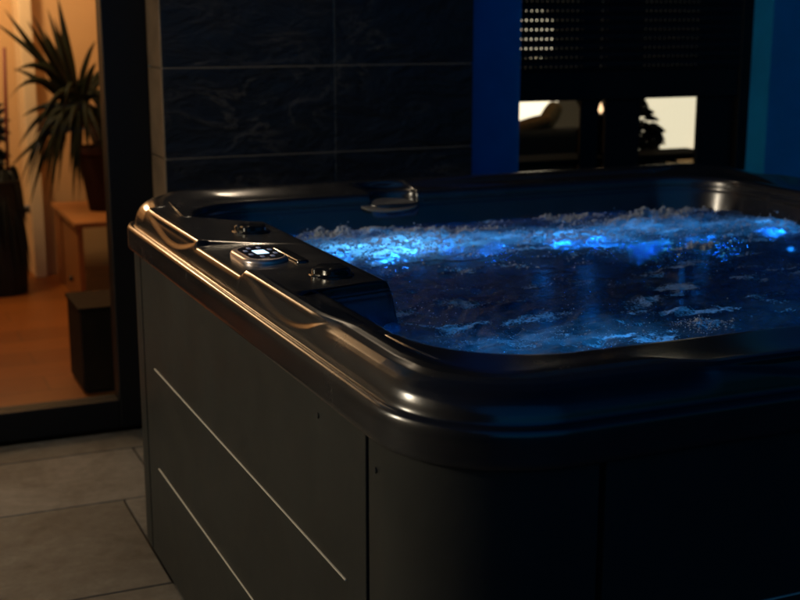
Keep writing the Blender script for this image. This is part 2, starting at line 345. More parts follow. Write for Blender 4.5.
def resample(C,k=3):
    out=[]
    m=len(C)
    for i in range(m-1):
        p0=C[max(i-1,0)];p1=C[i];p2=C[i+1];p3=C[min(i+2,m-1)]
        d1=np.linalg.norm(p2-p1,axis=1,keepdims=True)+1e-9
        d0=np.linalg.norm(p1-p0,axis=1,keepdims=True)+1e-9; d2=np.linalg.norm(p3-p2,axis=1,keepdims=True)+1e-9
        m1=((p1-p0)/d0*d1+(p2-p1))*.5 if i>0 else (p2-p1)
        m2=((p2-p1)+(p3-p2)/d2*d1)*.5 if i<m-2 else (p2-p1)
        for s in range(k):
            t=s/k; out.append((2*t**3-3*t**2+1)*p1+(t**3-2*t**2+t)*m1+(-2*t**3+3*t**2)*p2+(t**3-t**2)*m2)
    out.append(C[-1]); return np.array(out)
G=resample(C,2); m_,n_=G.shape[:2]
idx=np.arange(m_*n_).reshape(m_,n_); nx=np.roll(idx,-1,axis=1)
quads=np.stack([idx[:-1],nx[:-1],nx[1:],idx[1:]],axis=-1).reshape(-1,4)
def np_mesh(name,V,F,m,parent=None,smooth=True,extra=None):
    me=bpy.data.meshes.new(name); k=F.shape[1]; nf=len(F)
    me.vertices.add(len(V)); me.vertices.foreach_set('co',np.asarray(V,dtype=np.float32).ravel())
    me.loops.add(nf*k); me.loops.foreach_set('vertex_index',F.astype(np.int32).ravel())
    me.polygons.add(nf); me.polygons.foreach_set('loop_start',np.arange(0,nf*k,k,dtype=np.int32))
    me.polygons.foreach_set('use_smooth',np.full(nf,smooth)); me.update(calc_edges=True); me.validate()
    me.materials.append(m); o=bpy.data.objects.new(name,me); link(o,parent); return o
shell=np_mesh('shell',G.reshape(-1,3),quads[:,::-1],M['acrylic']); keep(shell,tub)
fl=MB(); fl.add([tuple(p) for p in G[-1][::4]],[tuple(range(len(G[-1][::4])))]); keep(fl.build('basin_floor',M['acrylic']),tub)

# cabinet panels
def strip(path,thick,z0,z1):
    P=[Vector(p) for p in path]; L_=[];Rr=[]
    for i,p in enumerate(P):
        t=(P[min(i+1,len(P)-1)]-P[max(i-1,0)]).normalized(); n=Vector((-t.y,t.x)); L_.append(p); Rr.append(p-n*thick)
    mb=MB(); pts=[tuple(q) for q in L_]+[tuple(q) for q in reversed(Rr)]
    n=len(P); vs=[(q[0],q[1],z0) for q in pts]+[(q[0],q[1],z1) for q in pts]; N2=2*n; fs=[]
    for i in range(N2): fs.append((i,(i+1)%N2,N2+(i+1)%N2,N2+i))
    for i in range(n-1):
        a,b,c,d=i,i+1,N2-2-i,N2-1-i; fs.append((d,c,b,a)); fs.append((N2+a,N2+b,N2+c,N2+d))
    return mb.add(vs,fs)
PI_=.014; ZT=.782
def sidepanel(a,b,name='side_panel'):
    # a->b runs so that the outside lies on the left hand
    o=keep(strip([a,b],.018,.012,ZT).build(name,M['panel'],bevel=.0025),tub); return o
x0,x1,y0,y1=X0+PI_,X1-PI_,Y0+PI_,Y1-PI_
c=.25; g=.005
sp_l=sidepanel((x0,Y0+c+.008),(x0,Y1-c-.004)); sp_b=sidepanel((X0+c,y1),(X1-c,y1)); sp_r=sidepanel((x1,Y1-c),(x1,Y0+c)); sp_f=sidepanel((X1-c,y0),(X0+c+.006,y0))
def corner(cx,cy,a0,ext):
    r=.2-PI_; pts=[]
    e0=(math.cos(a0+math.pi/2),math.sin(a0+math.pi/2)); 
    def pt(a): return (cx+r*math.cos(a),cy+r*math.sin(a))
    s=pt(a0); pts.append((s[0]-math.cos(a0-math.pi/2)*ext,s[1]-math.sin(a0-math.pi/2)*ext))
    for i in range(25): pts.append(pt(a0-math.pi/2*i/24))
    e=pts[-1]; a1=a0-math.pi/2; pts.append((e[0]+math.cos(a1-math.pi/2)*ext,e[1]+math.sin(a1-math.pi/2)*ext))
    o=keep(strip(pts,.014,.012,ZT).build('corner_panel',M['panel'],smooth=False),tub)
    for p in o.data.polygons: p.use_smooth=abs(p.normal.z)<.5
    try: o.data.set_sharp_from_angle(angle=R(35))
    except Exception: pass
    return o
ex=.05-g
cn=[corner(X0+.2,Y0+.2,-math.pi/2,ex),corner(X0+.2,Y1-.2,math.pi,ex),corner(X1-.2,Y1-.2,math.pi/2,ex),corner(X1-.2,Y0+.2,0,ex)]
lp,_,_=rrect(X0+.034,X1-.034,Y0+.034,Y1-.034,.16,(12,12),16)
lq,_,_=rrect(X0+.052,X1-.052,Y0+.052,Y1-.052,.15,(12,12),16)
nn=len(lp); mb=MB(); vs=[(*p,.0) for p in lp]+[(*p,.781) for p in lp]+[(*p,.781) for p in lq]+[(*p,.0) for p in lq]
fs=[]
for i in range(nn):
    j=(i+1)%nn
    for k in range(4): fs.append((k*nn+j,k*nn+i,((k+1)%4)*nn+i,((k+1)%4)*nn+j))
keep(mb.add(vs,fs).build('cabinet_liner',M['gap']),tub)
for z in (.520,.267):   # thin bright inlays on the long panels
    keep(keep(MB().box(x0-.0022,x0+.003,1.668,2.945,z-.0012,z+.0012).build('trim_strip',M['chrome']),tub),sp_l)
    keep(keep(MB().box(.98,2.15,y0-.0022,y0+.003,z+.012-.0012,z+.012+.0012).build('trim_strip',M['chrome']),tub),sp_f)
    keep(keep(MB().box(x1-.003,x1+.0022,1.668,2.945,z-.0012,z+.0012).build('trim_strip',M['chrome']),tub),sp_r)
def screw(p,axis,par,m):
    mb=MB().lathe([(.0001,0),(.0048,0),(.0042,.0022),(.0001,.0026)],n=14); o=mb.build('screw',m,smooth=False)
    o.location=p; o.rotation_euler={'x':(0,R(-90),0),'y':(R(90),0,0)}[axis]; keep(o,par); return o
screw((x0,1.783,.745),'x',sp_l,M['gap']); screw((x0,1.72,.06),'x',sp_l,M['gap'])
screw((x0-.0005,1.548,.735),'x',cn[0],M['gap'])

# control panel on the deck
cp=keep(MB().build('control_panel',M['bezel']) if False else bpy.data.objects.new('control_panel',bpy.data.meshes.new('cp')),tub) if False else None
def rr(cx,cy,hx,hy,r,n=10):
    pts=[]
    for k,(sx,sy) in enumerate([(1,1),(-1,1),(-1,-1),(1,-1)]):
        for i in range(n+1):
            a=math.pi/2*(k+i/n); pts.append((cx+sx*(hx-r)+r*math.cos(a),cy+sy*(hy-r)+r*math.sin(a)))
    return pts
def dome(cx,cy,hx,hy,r,levels):
    mb=MB(); n=None; vs=[];
    for ins,z in levels:
        p=rr(cx,cy,hx-ins,hy-ins,max(r-ins,.002)); n=len(p); vs+=[(x,y,z) for x,y in p]
    fs=[]
    for l in range(len(levels)-1):
        for i in range(n): fs.append((l*n+i,l*n+(i+1)%n,(l+1)*n+(i+1)%n,(l+1)*n+i))
    fs.append(tuple(range((len(levels)-1)*n,len(levels)*n))); return mb.add(vs,fs)
ZD=.878
cpx,cpy=.735,2.405
bez=dome(cpx,cpy,.046,.082,.044,[(0,ZD-.002),(-.001,ZD+.003),(.001,ZD+.007),(.005,ZD+.0098),(.008,ZD+.0098)]).build('control_panel',M['bezel'],smooth=True)
try: bez.data.set_sharp_from_angle(angle=R(40))
except Exception: pass
keep(bez,tub)
fc=dome(cpx+.003,cpy,.036,.070,.034,[(0,ZD+.0099),(.0005,ZD+.0108),(.002,ZD+.0112)]).build('button_face',M['face']); keep(fc,bez)
sc_=dome(cpx+.003,cpy,.013,.020,.003,[(0,ZD+.0113),(.0005,ZD+.0117)]).build('screen',M['screen']); keep(sc_,bez)
for k in range(8):
    a=2*math.pi*(k+.5)/8; bx=cpx+.003+.027*math.cos(a); by=cpy+.051*math.sin(a)
    keep(dome(bx,by,.0042,.0075,.003,[(0,ZD+.0113),(.001,ZD+.0120)]).build('button',M['icon']),bez)
# raised accent bar beside the panel
bar=dome(.797,2.395,.0125,.082,.008,[(0,ZD-.002),(0,ZD+.003),(.002,ZD+.0055),(.005,ZD+.0062)]).build('accent_bar',M['knob'],smooth=True); keep(bar,tub)
try: bar.data.set_sharp_from_angle(angle=R(40))
except Exception: pass
# air valve knobs
for (kx,ky,ang) in [(.808,2.70,20),(.803,2.178,-35)]:
    kb=MB().lathe([(.043,0),(.043,.004),(.040,.006),(.036,.006),(.036,.008)],n=40).build('valve_knob',M['knob'],smooth=False); kb.location=(kx,ky,ZD); keep(kb,tub)
    gp=MB().lathe([(.034,.0081),(.034,.015),(.030,.018),(.010,.0185)],n=60,lobes=5,amp=.09).build('grip',M['knob'],smooth=True)
    gp.location=(kx,ky,ZD); gp.rotation_euler=(0,0,R(ang)); keep(gp,kb)
    try: gp.data.set_sharp_from_angle(angle=R(35))
    except Exception: pass
# flat plate sitting in the rim niche
pts=[]
for i in range(41):
    a=2*math.pi*i/41; pts.append((.080*math.cos(a),.044*math.sin(a)))
plate=MB().prism(pts,-.003,.003).build('fountain_plate',M['plate'],bevel=.002,seg=3); plate.location=(1.318,Y1-dB-.006,.853); plate.rotation_euler=(R(15),0,R(-3)); keep(plate,tub)

# ------------------------------------------------------------------ water
CY=(.12,.52,1.0); BL=(.04,.39,1.0)
LEDS=[(1.175,2.80,.735,1.1,CY),(1.27,2.87,.735,1.0,CY),(1.10,2.90,.735,.8,CY),(1.37,2.88,.72,.4,BL),(1.50,2.86,.70,.3,BL),(1.66,2.80,.728,.7,BL),(1.77,2.80,.725,.55,BL),(2.285,2.73,.735,.5,BL),(2.10,2.78,.66,.6,BL),(1.93,2.80,.66,.6,BL),(1.03,1.90,.68,.7,BL),(1.25,1.88,.66,.9,BL),(2.10,1.95,.66,.6,BL),(1.62,1.86,.68,.7,BL)]
step=.0045
gx=np.arange(X0+.06,X1-.06,step); gy=np.arange(Y0+.1,Y1-.06,step)
GX,GY=np.meshgrid(gx,gy); 
def inside(poly,x,y):
    r=np.zeros(x.shape,bool); n=len(poly)
    for i in range(n):
        xa,ya=poly[i]; xb,yb=poly[(i+1)%n]
        if ya==yb: continue
        cnd=((ya>y)!=(yb>y)); r^=cnd&(x<(xb-xa)*(y-ya)/(yb-ya)+xa)
    return r
poly=(Pi-Ni*.004)[::6]
def gs(x,y,cx,cy,sx,sy): return np.exp(-((x-cx)/sx)**2-((y-cy)/sy)**2)
JET=[(1.17,2.82,.20,.16,1.0),(1.33,2.87,.16,.13,.7),(1.66,2.79,.17,.12,.75),(2.26,2.76,.14,.12,.55),(1.99,2.90,.15,.10,.9),(1.05,1.86,.24,.09,.7),(.92,2.16,.09,.12,.28),(2.20,2.80,.30,.16,.42),(1.90,2.80,.25,.13,.40),(1.50,2.86,.20,.10,.35)]
CREST=[(1.10,3.035,.10,.022,.9),(1.24,3.02,.10,.024,.8),(1.40,2.985,.09,.022,.8),(1.50,2.955,.05,.02,.6),(1.80,3.05,.05,.02,.7),(1.87,3.03,.05,.02,.6),(1.98,2.93,.09,.035,1.5),(2.09,2.92,.06,.035,1.3),(1.885,2.53,.05,.018,.75),(1.415,1.87,.045,.03,.55),(2.15,3.02,.1,.02,.5)]
def fields(x,y):
    wx=x+.03*gnoise(x*7,y*7+40); wy=y+.03*gnoise(x*7+70,y*7)
    jet=sum(a*gs(wx,wy,cx,cy,sx,sy) for cx,cy,sx,sy,a in JET); jet=np.minimum(jet,1.2)
    cr=sum(a*gs(wx,wy,cx,cy,sx,sy) for cx,cy,sx,sy,a in CREST)*(0.65+.8*gnoise(x*28,y*28)); cr=np.maximum(cr,0)
    h=.011*fbm(wx*4.5,wy*6,3)+.0085*(1-2*np.abs(fbm(wx*9+5,wy*15,4)))+.0055*fbm(x*30,y*42,4)
    h=h+jet*(.006+.010*fbm(x*22,y*22,3))+cr*(.013+.009*fbm(x*26,y*26,2)+.006*np.abs(fbm(x*70,y*70,3)))
    streak=np.clip(fbm(wx*6+3,wy*13,5)*2.6-.05,0,1)*np.clip(.55+1.2*fbm(x*3+8,y*3,2),0,1)
    froth=-.10+.50*jet*(.75+1.2*fbm(x*16,y*24,3))+.75*np.minimum(cr,1.2)+1.0*streak+.10*fbm(wx*5,wy*9,3)
    aer=np.clip(.36*jet*(.8+1.5*fbm(x*11,y*18,4))+.10*np.exp(-((y-2.85)/.25)**2)+.07*np.clip(fbm(wx*6,wy*10,4)+.15,0,1)+.02,0,.75)
    return .788+h,np.where(y<2.35,froth+.07,froth),aer
H,FR,AE=fields(GX,GY)
ny,nxx=GX.shape; I=np.arange(ny*nxx).reshape(ny,nxx)
cx_=(GX[:-1,:-1]+GX[1:,1:])/2; cy_=(GY[:-1,:-1]+GY[1:,1:])/2
ok=inside(poly,cx_,cy_)
F=np.stack([I[:-1,:-1],I[:-1,1:],I[1:,1:],I[1:,:-1]],-1)[ok]
used=np.unique(F); remap=np.full(ny*nxx,-1); remap[used]=np.arange(len(used))
V=np.stack([GX,GY,H],-1).reshape(-1,3)[used]
water=np_mesh('water',V,remap[F],M['water'])
# np_mesh may renumber nothing, so the attribute order is the vertex order
at=water.data.attributes.new('froth','FLOAT','POINT'); at.data.foreach_set('value',FR.reshape(-1)[used].astype(np.float32))
at2=water.data.attributes.new('aeration','FLOAT','POINT'); at2.data.foreach_set('value',AE.reshape(-1)[used].astype(np.float32))
struct(water,'dark blue bubbling water with glowing jets filling the hot tub','water')

def ico():
    t=(1+5**.5)/2; v=np.array([(-1,t,0),(1,t,0),(-1,-t,0),(1,-t,0),(0,-1,t),(0,1,t),(0,-1,-t),(0,1,-t),(t,0,-1),(t,0,1),(-t,0,-1),(-t,0,1)],float); v/=np.linalg.norm(v[0])
    f=[(0,11,5),(0,5,1),(0,1,7),(0,7,10),(0,10,11),(1,5,9),(5,11,4),(11,10,2),(10,7,6),(7,1,8),(3,9,4),(3,4,2),(3,2,6),(3,6,8),(3,8,9),(4,9,5),(2,4,11),(6,2,10),(8,6,7),(9,8,1)]
    vs=[tuple(x) for x in v]; cache={}; nf=[]
    def mid(a,b):
        k=(min(a,b),max(a,b))
        if k not in cache:
            p=(np.array(vs[a])+np.array(vs[b])); p/=np.linalg.norm(p); vs.append(tuple(p)); cache[k]=len(vs)-1
        return cache[k]
    for a,b,c2 in f:
        ab,bc,ca=mid(a,b),mid(b,c2),mid(c2,a); nf+=[(a,ab,ca),(b,bc,ab),(c2,ca,bc),(ab,bc,ca)]
    return np.array(vs),np.array(nf)
IV,IF=ico()
def balls(name,P,Rad,m,sq=1.0):
    n=len(P); V=(IV[None]*np.array([1,1,sq])*Rad[:,None,None]+P[:,None,:]).reshape(-1,3)
    F=(IF[None]+(np.arange(n)*len(IV))[:,None,None]).reshape(-1,3)
    return np_mesh(name,V,F,m)
# foam: heaps of small bubbles on the crests
pts=[];rad=[]
for cx,cy,sx,sy,a in CREST:
    n=int(3600*a*(sx/.08)*(sy/.025)**.5)
    x=cx+rng.normal(0,.62*sx,n); y=cy+rng.normal(0,.62*sy,n); z,fr,_a=fields(x,y)
    k=(rng.random(n)<np.clip(.35+1.4*gnoise(x*24,y*24),0.05,1)); x,y,z=x[k],y[k],z[k]
    r=rng.gamma(1.6,.00065,len(x))+.0007; pts.append(np.column_stack([x,y,z+r*rng.uniform(-.6,1.6,len(x))])); rad.append(np.minimum(r,.0055)*(.55 if cy<2.3 else 1))
pts=np.concatenate(pts);rad=np.concatenate(rad); k=inside(poly,pts[:,0],pts[:,1])
tag(balls('foam',pts[k],rad[k],M['foam'],.8),'pale grey foam heaped in crests along the far side of the water','foam',kind='stuff')
# loose bubbles and droplets over the jets and streaks
n=26000; x=rng.uniform(X0+.1,X1-.1,n); y=rng.uniform(Y0+.15,Y1-.12,n); z,fr,_a=fields(x,y)
p=np.clip(fr*1.6+.30,0.0,1)**2*.55*np.where(y<2.45,.10,1)
k=(rng.random(n)<p)&inside(poly,x,y); x,y,z=x[k],y[k],z[k]
jx=[];jy=[]
for (lx,ly,sx,sy,q) in [(1.19,2.83,.10,.07,2600),(1.10,2.90,.05,.05,700),(1.33,2.88,.07,.05,900),(1.68,2.79,.085,.045,1700),(2.29,2.73,.05,.035,700),(1.10,1.88,.14,.04,350),(.95,2.12,.05,.08,200),(2.0,2.80,.12,.07,700)]:
    jx.append(rng.normal(lx,sx,q)); jy.append(rng.normal(ly,sy,q))
jx=np.concatenate(jx); jy=np.concatenate(jy); kj=inside(poly,jx,jy)&(gnoise(jx*30,jy*30)>-.12); jx,jy=jx[kj],jy[kj]; jz,_f,_a=fields(jx,jy)
x=np.concatenate([x,jx]); y=np.concatenate([y,jy]); z=np.concatenate([z,jz])
r=np.minimum(rng.gamma(1.6,.0008,len(x))+.0006,.0045)*np.where(y<2.45,.45,1)*.8; jump=(rng.random(len(x))<.10)*rng.exponential(.008,len(x))
tag(balls('bubbles',np.column_stack([x,y,z+r*.3+jump]),r,M['foam'],.9),'tiny bubbles and droplets scattered over the churning water','bubbles',kind='stuff')
# underwater lights
for i,(lx,ly,lz,w,lc) in enumerate(LEDS):
    L=bpy.data.lights.new('underwater_led','POINT'); L.energy=1.15*w; L.color=lc; L.shadow_soft_size=.005 if lz>.6 else .14
    o=bpy.data.objects.new('underwater_led',L); o.location=(lx,ly,lz); link(o)
# ------------------------------------------------------------------ ground and paving
gr=MB().box(-120,120,-120,120,-.4,-.06).build('ground',M['grass']); struct(gr,'dark ground around the patio','ground')
mb=MB(); rowsY=[-2.5,-1.9,-1.3,-.7,-.1,.49,1.08,1.67,2.27,2.868,3.462,3.90,4.08]; gj=.0032
offs=[.0,.3,.1,.4,.0,.3,.05,.36,.14,.335,.62,.155,.1]
for j in range(len(rowsY)-1):
    ws=1.2; xs=np.arange(-4.8+offs[j],4.9,ws)
    if j==11: xs=np.arange(-4.8+.155,4.9,1.2)
    if j==9: xs=xs+ (.64-xs[np.argmin(abs(xs-.64))])
    if j==10: xs=xs+(.757-xs[np.argmin(abs(xs-.757))])
    for xa in xs: mb.box(xa+gj,xa+ws-gj,rowsY[j]+gj,rowsY[j+1]-gj,-.03,0)
pf=mb.build('patio_floor',M['paving'],bevel=.0015,seg=1); struct(pf,'large brown grey stone paving slabs of the patio','patio floor')
gb=MB().box(-5,6.2,-2.6,4.08,-.055,-.006).build('paving_bed',mat('grout',(.018,.015,.012),.95)); struct(gb,'dark grout joints between the paving slabs','grout')

# ------------------------------------------------------------------ house
house=empty('house',(1.5,4.15,0),'house front with dark slate cladding, glazed patio door and half shuttered window','house')
HZ=2.75
mb=MB()
mb.box(-.10,.905,4.0,4.3,2.3,HZ)                 # over the door
mb.box(.925,1.955,3.945,4.3,0,HZ)               # clad block core
mb.box(1.955,2.19,4.0,4.3,0,HZ)                  # pier
mb.box(2.19,3.277,4.0,4.3,0,.66); mb.box(2.19,3.277,4.0,4.3,2.25,HZ)
mb.box(3.277,8,4.0,4.3,0,HZ)
wl=keep(mb.build('wall',M['render_wall']),house); keep(MB().box(-5,-.10,4.0,4.3,0,HZ).build('reflection_wall',M['brownwall']),house)  # brown part is unseen, extended to the door to shape the rim reflections
# slate cladding: slabs on the front and the left return
mb=MB(); zs=[0.003,.08,.357,.634,.912,1.190,1.467,1.745,2.02,2.30,2.58,HZ]; gj=.0018
mb3=MB(); mb2=MB().box(.908,1.958,3.9225,3.9444,0,HZ-.01).box(.921,.9245,3.945,4.14,0,HZ-.01)
for i in range(len(zs)-1):
    for xa,xb in [(.905,1.466),(1.466,1.965)]:
        mb.box(xa+(gj if xa>1 else 0),xb-(gj if xb<1.9 else 0),3.92,3.9222,zs[i]+gj,zs[i+1]-gj)
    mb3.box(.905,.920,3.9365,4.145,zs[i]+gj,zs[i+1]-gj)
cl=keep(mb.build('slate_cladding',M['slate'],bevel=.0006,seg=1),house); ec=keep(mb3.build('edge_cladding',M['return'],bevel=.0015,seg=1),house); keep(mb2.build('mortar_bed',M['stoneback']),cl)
keep(MB().box(-5.3,8.3,3.6,9.2,HZ,HZ+.25).build('roof',M['roof']),house)
# patio door
fy0,fy1=4.11,4.19
mb=MB().box(.762,.9045,fy0,fy1,.0,2.3).box(-.0995,.762,fy0,fy1,.0,.098).box(-.0995,.762,fy0,fy1,2.2,2.3).box(-.0995,.03,fy0,fy1,.098,2.2)
dr=keep(mb.build('patio_door',M['anthracite'],bevel=.004),house)
keep(MB().box(.03,.762,4.140,4.160,.098,2.2).build('pane',M['glass']),dr)
keep(MB().box(-.05,-.03,4.075,4.1095,.95,1.2).build('handle',M['anthracite'],bevel=.003),dr)
# window with frame posts
mb=MB()
for xa,xb in [(2.19,2.262),(2.53,2.604),(2.636,2.79),(3.056,3.277)]: mb.box(xa,xb,4.14,4.158,.66,2.25)
for xa,xb in [(2.262,2.53),(2.604,2.636),(2.79,3.056)]: mb.box(xa,xb,4.142,4.157,.66,.745); mb.box(xa,xb,4.142,4.157,2.17,2.25)
wf=keep(mb.build('window',M['anthracite'],bevel=.003),house)
for xa,xb in [(2.262,2.53),(2.604,2.636),(2.79,3.056)]: keep(MB().box(xa+.001,xb-.001,4.146,4.154,.746,2.169).build('pane',M['glass']),wf)
keep(MB().box(2.19,3.277,3.97,4.139,.655,.685).build('sill',M['anthracite'],bevel=.003),wf)
# roller shutter: perforated slats, half way down
def shutter():
    V=[];Fc=[]; pitch=.0333; cp_=.0212; z=1.085; 
    xs=[]; x=2.20
    hw=.0064
    xs=[2.205]; k=0
    cols=[]
    xx=2.2290
    while xx<3.20:
        cols.append((xx,xx+hw)); xx+=cp_
    xs=[2.205]+[e for c_ in cols for e in c_]+[3.225]
    zz=[1.068]; rowsz=[]
    zrow=1.1635
    while zrow<2.2:
        rowsz.append((zrow-.0028,zrow+.0028)); zrow+=pitch
    # z lines: slat joints get a small groove
    lines=[(1.068,0)]
    for i,(a,b) in enumerate(rowsz):
        lines+=[(a-.0145,.0),(a-.012,-.004),(a,-.0055),(b,-.0055),(b+.010,-.004),(b+.0125,0)]
    nz=len(lines); nx_=len(xs)
    for (zl,dy) in lines:
        for xv in xs: V.append((xv,4.124+dy,zl))
    for j in range(nz-1):
        hole_row=(j%6==3)
        for i in range(nx_-1):
            if hole_row and i%2==1: continue
            a=j*nx_+i; Fc.append((a,a+1,a+1+nx_,a+nx_))
    mb=MB(); mb.v=V; mb.f=Fc; return mb
sh=shutter().build('roller_shutter',M['anthracite']); keep(sh,house)
so=sh.modifiers.new('thickness','SOLIDIFY'); so.thickness=.004; so.offset=1
keep(MB().box(2.205,3.225,4.117,4.136,1.040,1.068).build('bottom_rail',M['anthracite'],bevel=.002),sh)
keep(MB().box(3.226,3.2765,4.112,4.138,.69,2.2).build('guide_rail',M['anthracite'],bevel=.002),sh)
keep(MB().box(2.1905,2.204,4.112,4.138,.69,2.2).build('guide_rail',M['anthracite'],bevel=.002),sh)

# ------------------------------------------------------------------ rooms behind
rf=MB().box(-1.6,1.5,4.19,7.0,-.03,.03).build('room_floor',M['laminate']); struct(rf,'orange brown laminate floor inside the patio door','floor')
rw=MB().box(.86,1.5,6.70,6.8,.03,2.6).box(-1.6,.855,6.92,7.0,.03,2.6).box(-1.7,-1.6,4.3,7.0,0,2.6).box(1.5,1.56,4.3,7.6,0,2.6).build('room_wall',M['roomwall']); struct(rw,'apricot plaster wall of the lamp lit living room','wall')
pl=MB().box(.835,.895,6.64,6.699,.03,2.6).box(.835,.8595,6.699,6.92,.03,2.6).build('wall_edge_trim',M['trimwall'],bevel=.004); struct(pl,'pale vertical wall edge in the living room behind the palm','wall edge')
cg=MB().box(-1.7,8,4.301,8.1,2.6,2.72).build('room_ceiling',M['ceiling']); struct(cg,'white ceiling over the rooms behind the patio','ceiling')
sw=MB().box(1.57,8,7.6,7.7,0,2.6).box(7.9,8,4.3,7.6,0,2.6).build('back_room_wall',M['creamwall']); struct(sw,'bright cream wall seen through the half shuttered window','wall')
sf=MB().box(1.57,7.9,4.3,7.6,-.03,.03).build('back_room_floor',M['laminate']); struct(sf,'wooden floor of the room behind the shuttered window','floor')

# plant stand
st=empty('plant_stand',(1.10,6.2,.03),'low orange pine stand with an open side, under the potted palm','stand')
keep(MB().box(.925,1.40,5.88,6.60,.395,.42).build('top',M['wood'],bevel=.004),st)
keep(MB().box(.94,.965,6.40,6.585,.03,.394).build('side_board',M['woodside'],bevel=.003),st)
keep(MB().box(.94,.965,5.90,6.345,.03,.394).build('side_board',M['woodside'],bevel=.003),st)
keep(MB().box(.966,1.39,5.90,6.585,.05,.07).build('shelf',M['wood'],bevel=.003),st)
keep(MB().box(1.365,1.39,5.90,6.585,.071,.394).build('end_board',M['woodside'],bevel=.003),st)
kn=MB().lathe([(.001,0),(.010,0),(.014,.012),(.008,.02),(.001,.021)],n=16).build('knob',M['knob'],smooth=True); kn.location=(.94,6.10,.12); kn.rotation_euler=(0,R(-90),0); keep(kn,st)
# low dark box by the door
bx=empty('dark_box',(.90,4.52,.03),'low dark brown box standing on the laminate floor just inside the patio door','box')
b_=keep(MB().box(.70,1.12,4.44,4.72,.04,.333).build('body',M['box'],bevel=.006),bx); keep(MB().box(.694,1.126,4.434,4.726,.3335,.347).build('lid',M['box'],bevel=.004),bx); keep(MB().box(.715,1.10,4.455,4.70,.03,.0398).build('plinth',M['gap']),bx)
sbd=empty('added_sideboard',(-.25,6.0,.03),'dark low cabinet added out of view in the living room to darken tub reflections','added_sideboard')  # unseen furniture, added so the tub skirt reflects something dark
keep(MB().box(-.85,.34,5.65,6.25,.11,.86).build('body',M['box'],bevel=.005),sbd); keep(MB().box(-.87,.36,5.63,6.27,.8605,.885).build('top',M['box'],bevel=.004),sbd)
for q in [(-.8,5.7),(.29,5.7),(-.8,6.2),(.29,6.2)]: keep(MB().box(q[0]-.025,q[0]+.025,q[1]-.025,q[1]+.025,.03,.1095).build('leg',M['box']),sbd)
# potted palm
def leafmb(mb,base,tip,droop,width,side=None,n=12):
    b=Vector(base); t=Vector(tip); mid=(b+t)/2+Vector((0,0,droop)); vs=[]; fs=[]
    d=(t-b); sd=d.cross(Vector((0,1,0.15))); 
    if sd.length<1e-4: sd=Vector((1,0,0))
    sd.normalize(); up=sd.cross(d).normalized()
    for i in range(n+1):
        s=i/n; p=b*(1-s)**2+mid*2*s*(1-s)+t*s*s; w=width*(min(1,.35+2.2*s))*(1-s**2.6)+.0006
        vs+= [p-sd*w+up*w*.45, p, p+sd*w+up*w*.45, p-up*.0015]
    for i in range(n):
        a=4*i; fs+=[(a,a+1,a+5,a+4),(a+1,a+2,a+6,a+5),(a+2,a+3,a+7,a+6),(a+3,a,a+4,a+7)]
    return mb.add(vs,fs)
pm=empty('potted_palm',(1.12,6.25,.42),'spiky long leaved potted palm on the pine stand inside the patio door','plant')
keep(MB().lathe([(.075,0),(.10,.16),(.118,.27),(.125,.28),(.125,.31),(.112,.31),(.108,.285),(.001,.285)],c=(1.135,6.25,.42),n=36).build('pot',M['terra'],smooth=False),pm)
keep(MB().tube([(1.135,6.25,.69),(1.10,6.25,.78),(1.07,6.27,.86),(1.045,6.28,.95)],[.024,.021,.02,.022]).build('trunk',M['trunk'],smooth=True),pm)
mb=MB(); cr=(1.045,6.28,.95)
k=.00465
def px(x,y,dy=0): return (1.028+(x-75)*k, 6.28+dy, .974-(y-95)*k)
A=[(10,9,0,.02),(28,20,-.1,.03),(40,14,.12,.02),(53,17,-.15,.02),(63,25,.1,.01),(64,-4,.05,.02),(12,70,-.1,.20),(4,22,.18,.04),(14,180,-.05,.22),(24,118,.15,.10),(34,168,-.15,.22),(46,166,.12,.16),(63,202,-.1,.20),(68,178,.1,.14),(78,150,-.2,.14),(58,128,-.25,.08),(118,70,.1,.12),(112,110,-.1,.14),(100,150,.2,.16),(36,110,-.2,.12),(50,60,.25,.04),(86,60,-.3,.05),(30,140,.0,.18),(20,150,.2,.2),(74,185,.05,.2),(46,30,-.05,.03),(58,8,.2,.03),(6,96,-.1,.26),(22,190,.1,.30),(40,196,-.1,.30),(52,190,.15,.28)]
for (x,y,dy,dr_) in A:
    bs=(cr[0]+random.uniform(-.02,.03),cr[1]+dy*.1,cr[2]+random.uniform(-.10,.05)); leafmb(mb,bs,px(x,y,dy),dr_,random.uniform(.015,.023))
for i in range(30):
    a=random.uniform(0,2*math.pi); l=random.uniform(.16,.30); q=random.uniform(.22,.50)
    bs=(cr[0]+random.uniform(-.02,.04),cr[1],cr[2]+random.uniform(-.12,.02)); leafmb(mb,bs,(bs[0]+l*math.cos(a),bs[1]+l*.8*math.sin(a),bs[2]-q),random.uniform(.22,.40),random.uniform(.011,.017),n=16)
for i in range(14):
    a=random.uniform(0,2*math.pi); l=random.uniform(.22,.42); e=random.uniform(-.6,1.1)
    bs=(cr[0]+random.uniform(-.02,.04),cr[1],cr[2]+random.uniform(-.14,.02)); leafmb(mb,bs,(bs[0]+l*math.cos(a)*math.cos(e),bs[1]+l*math.sin(a)*math.cos(e)*.9,bs[2]+l*math.sin(e)-.08),.07,random.uniform(.013,.02))
keep(mb.build('leaves',M['leaf'],smooth=True),pm)
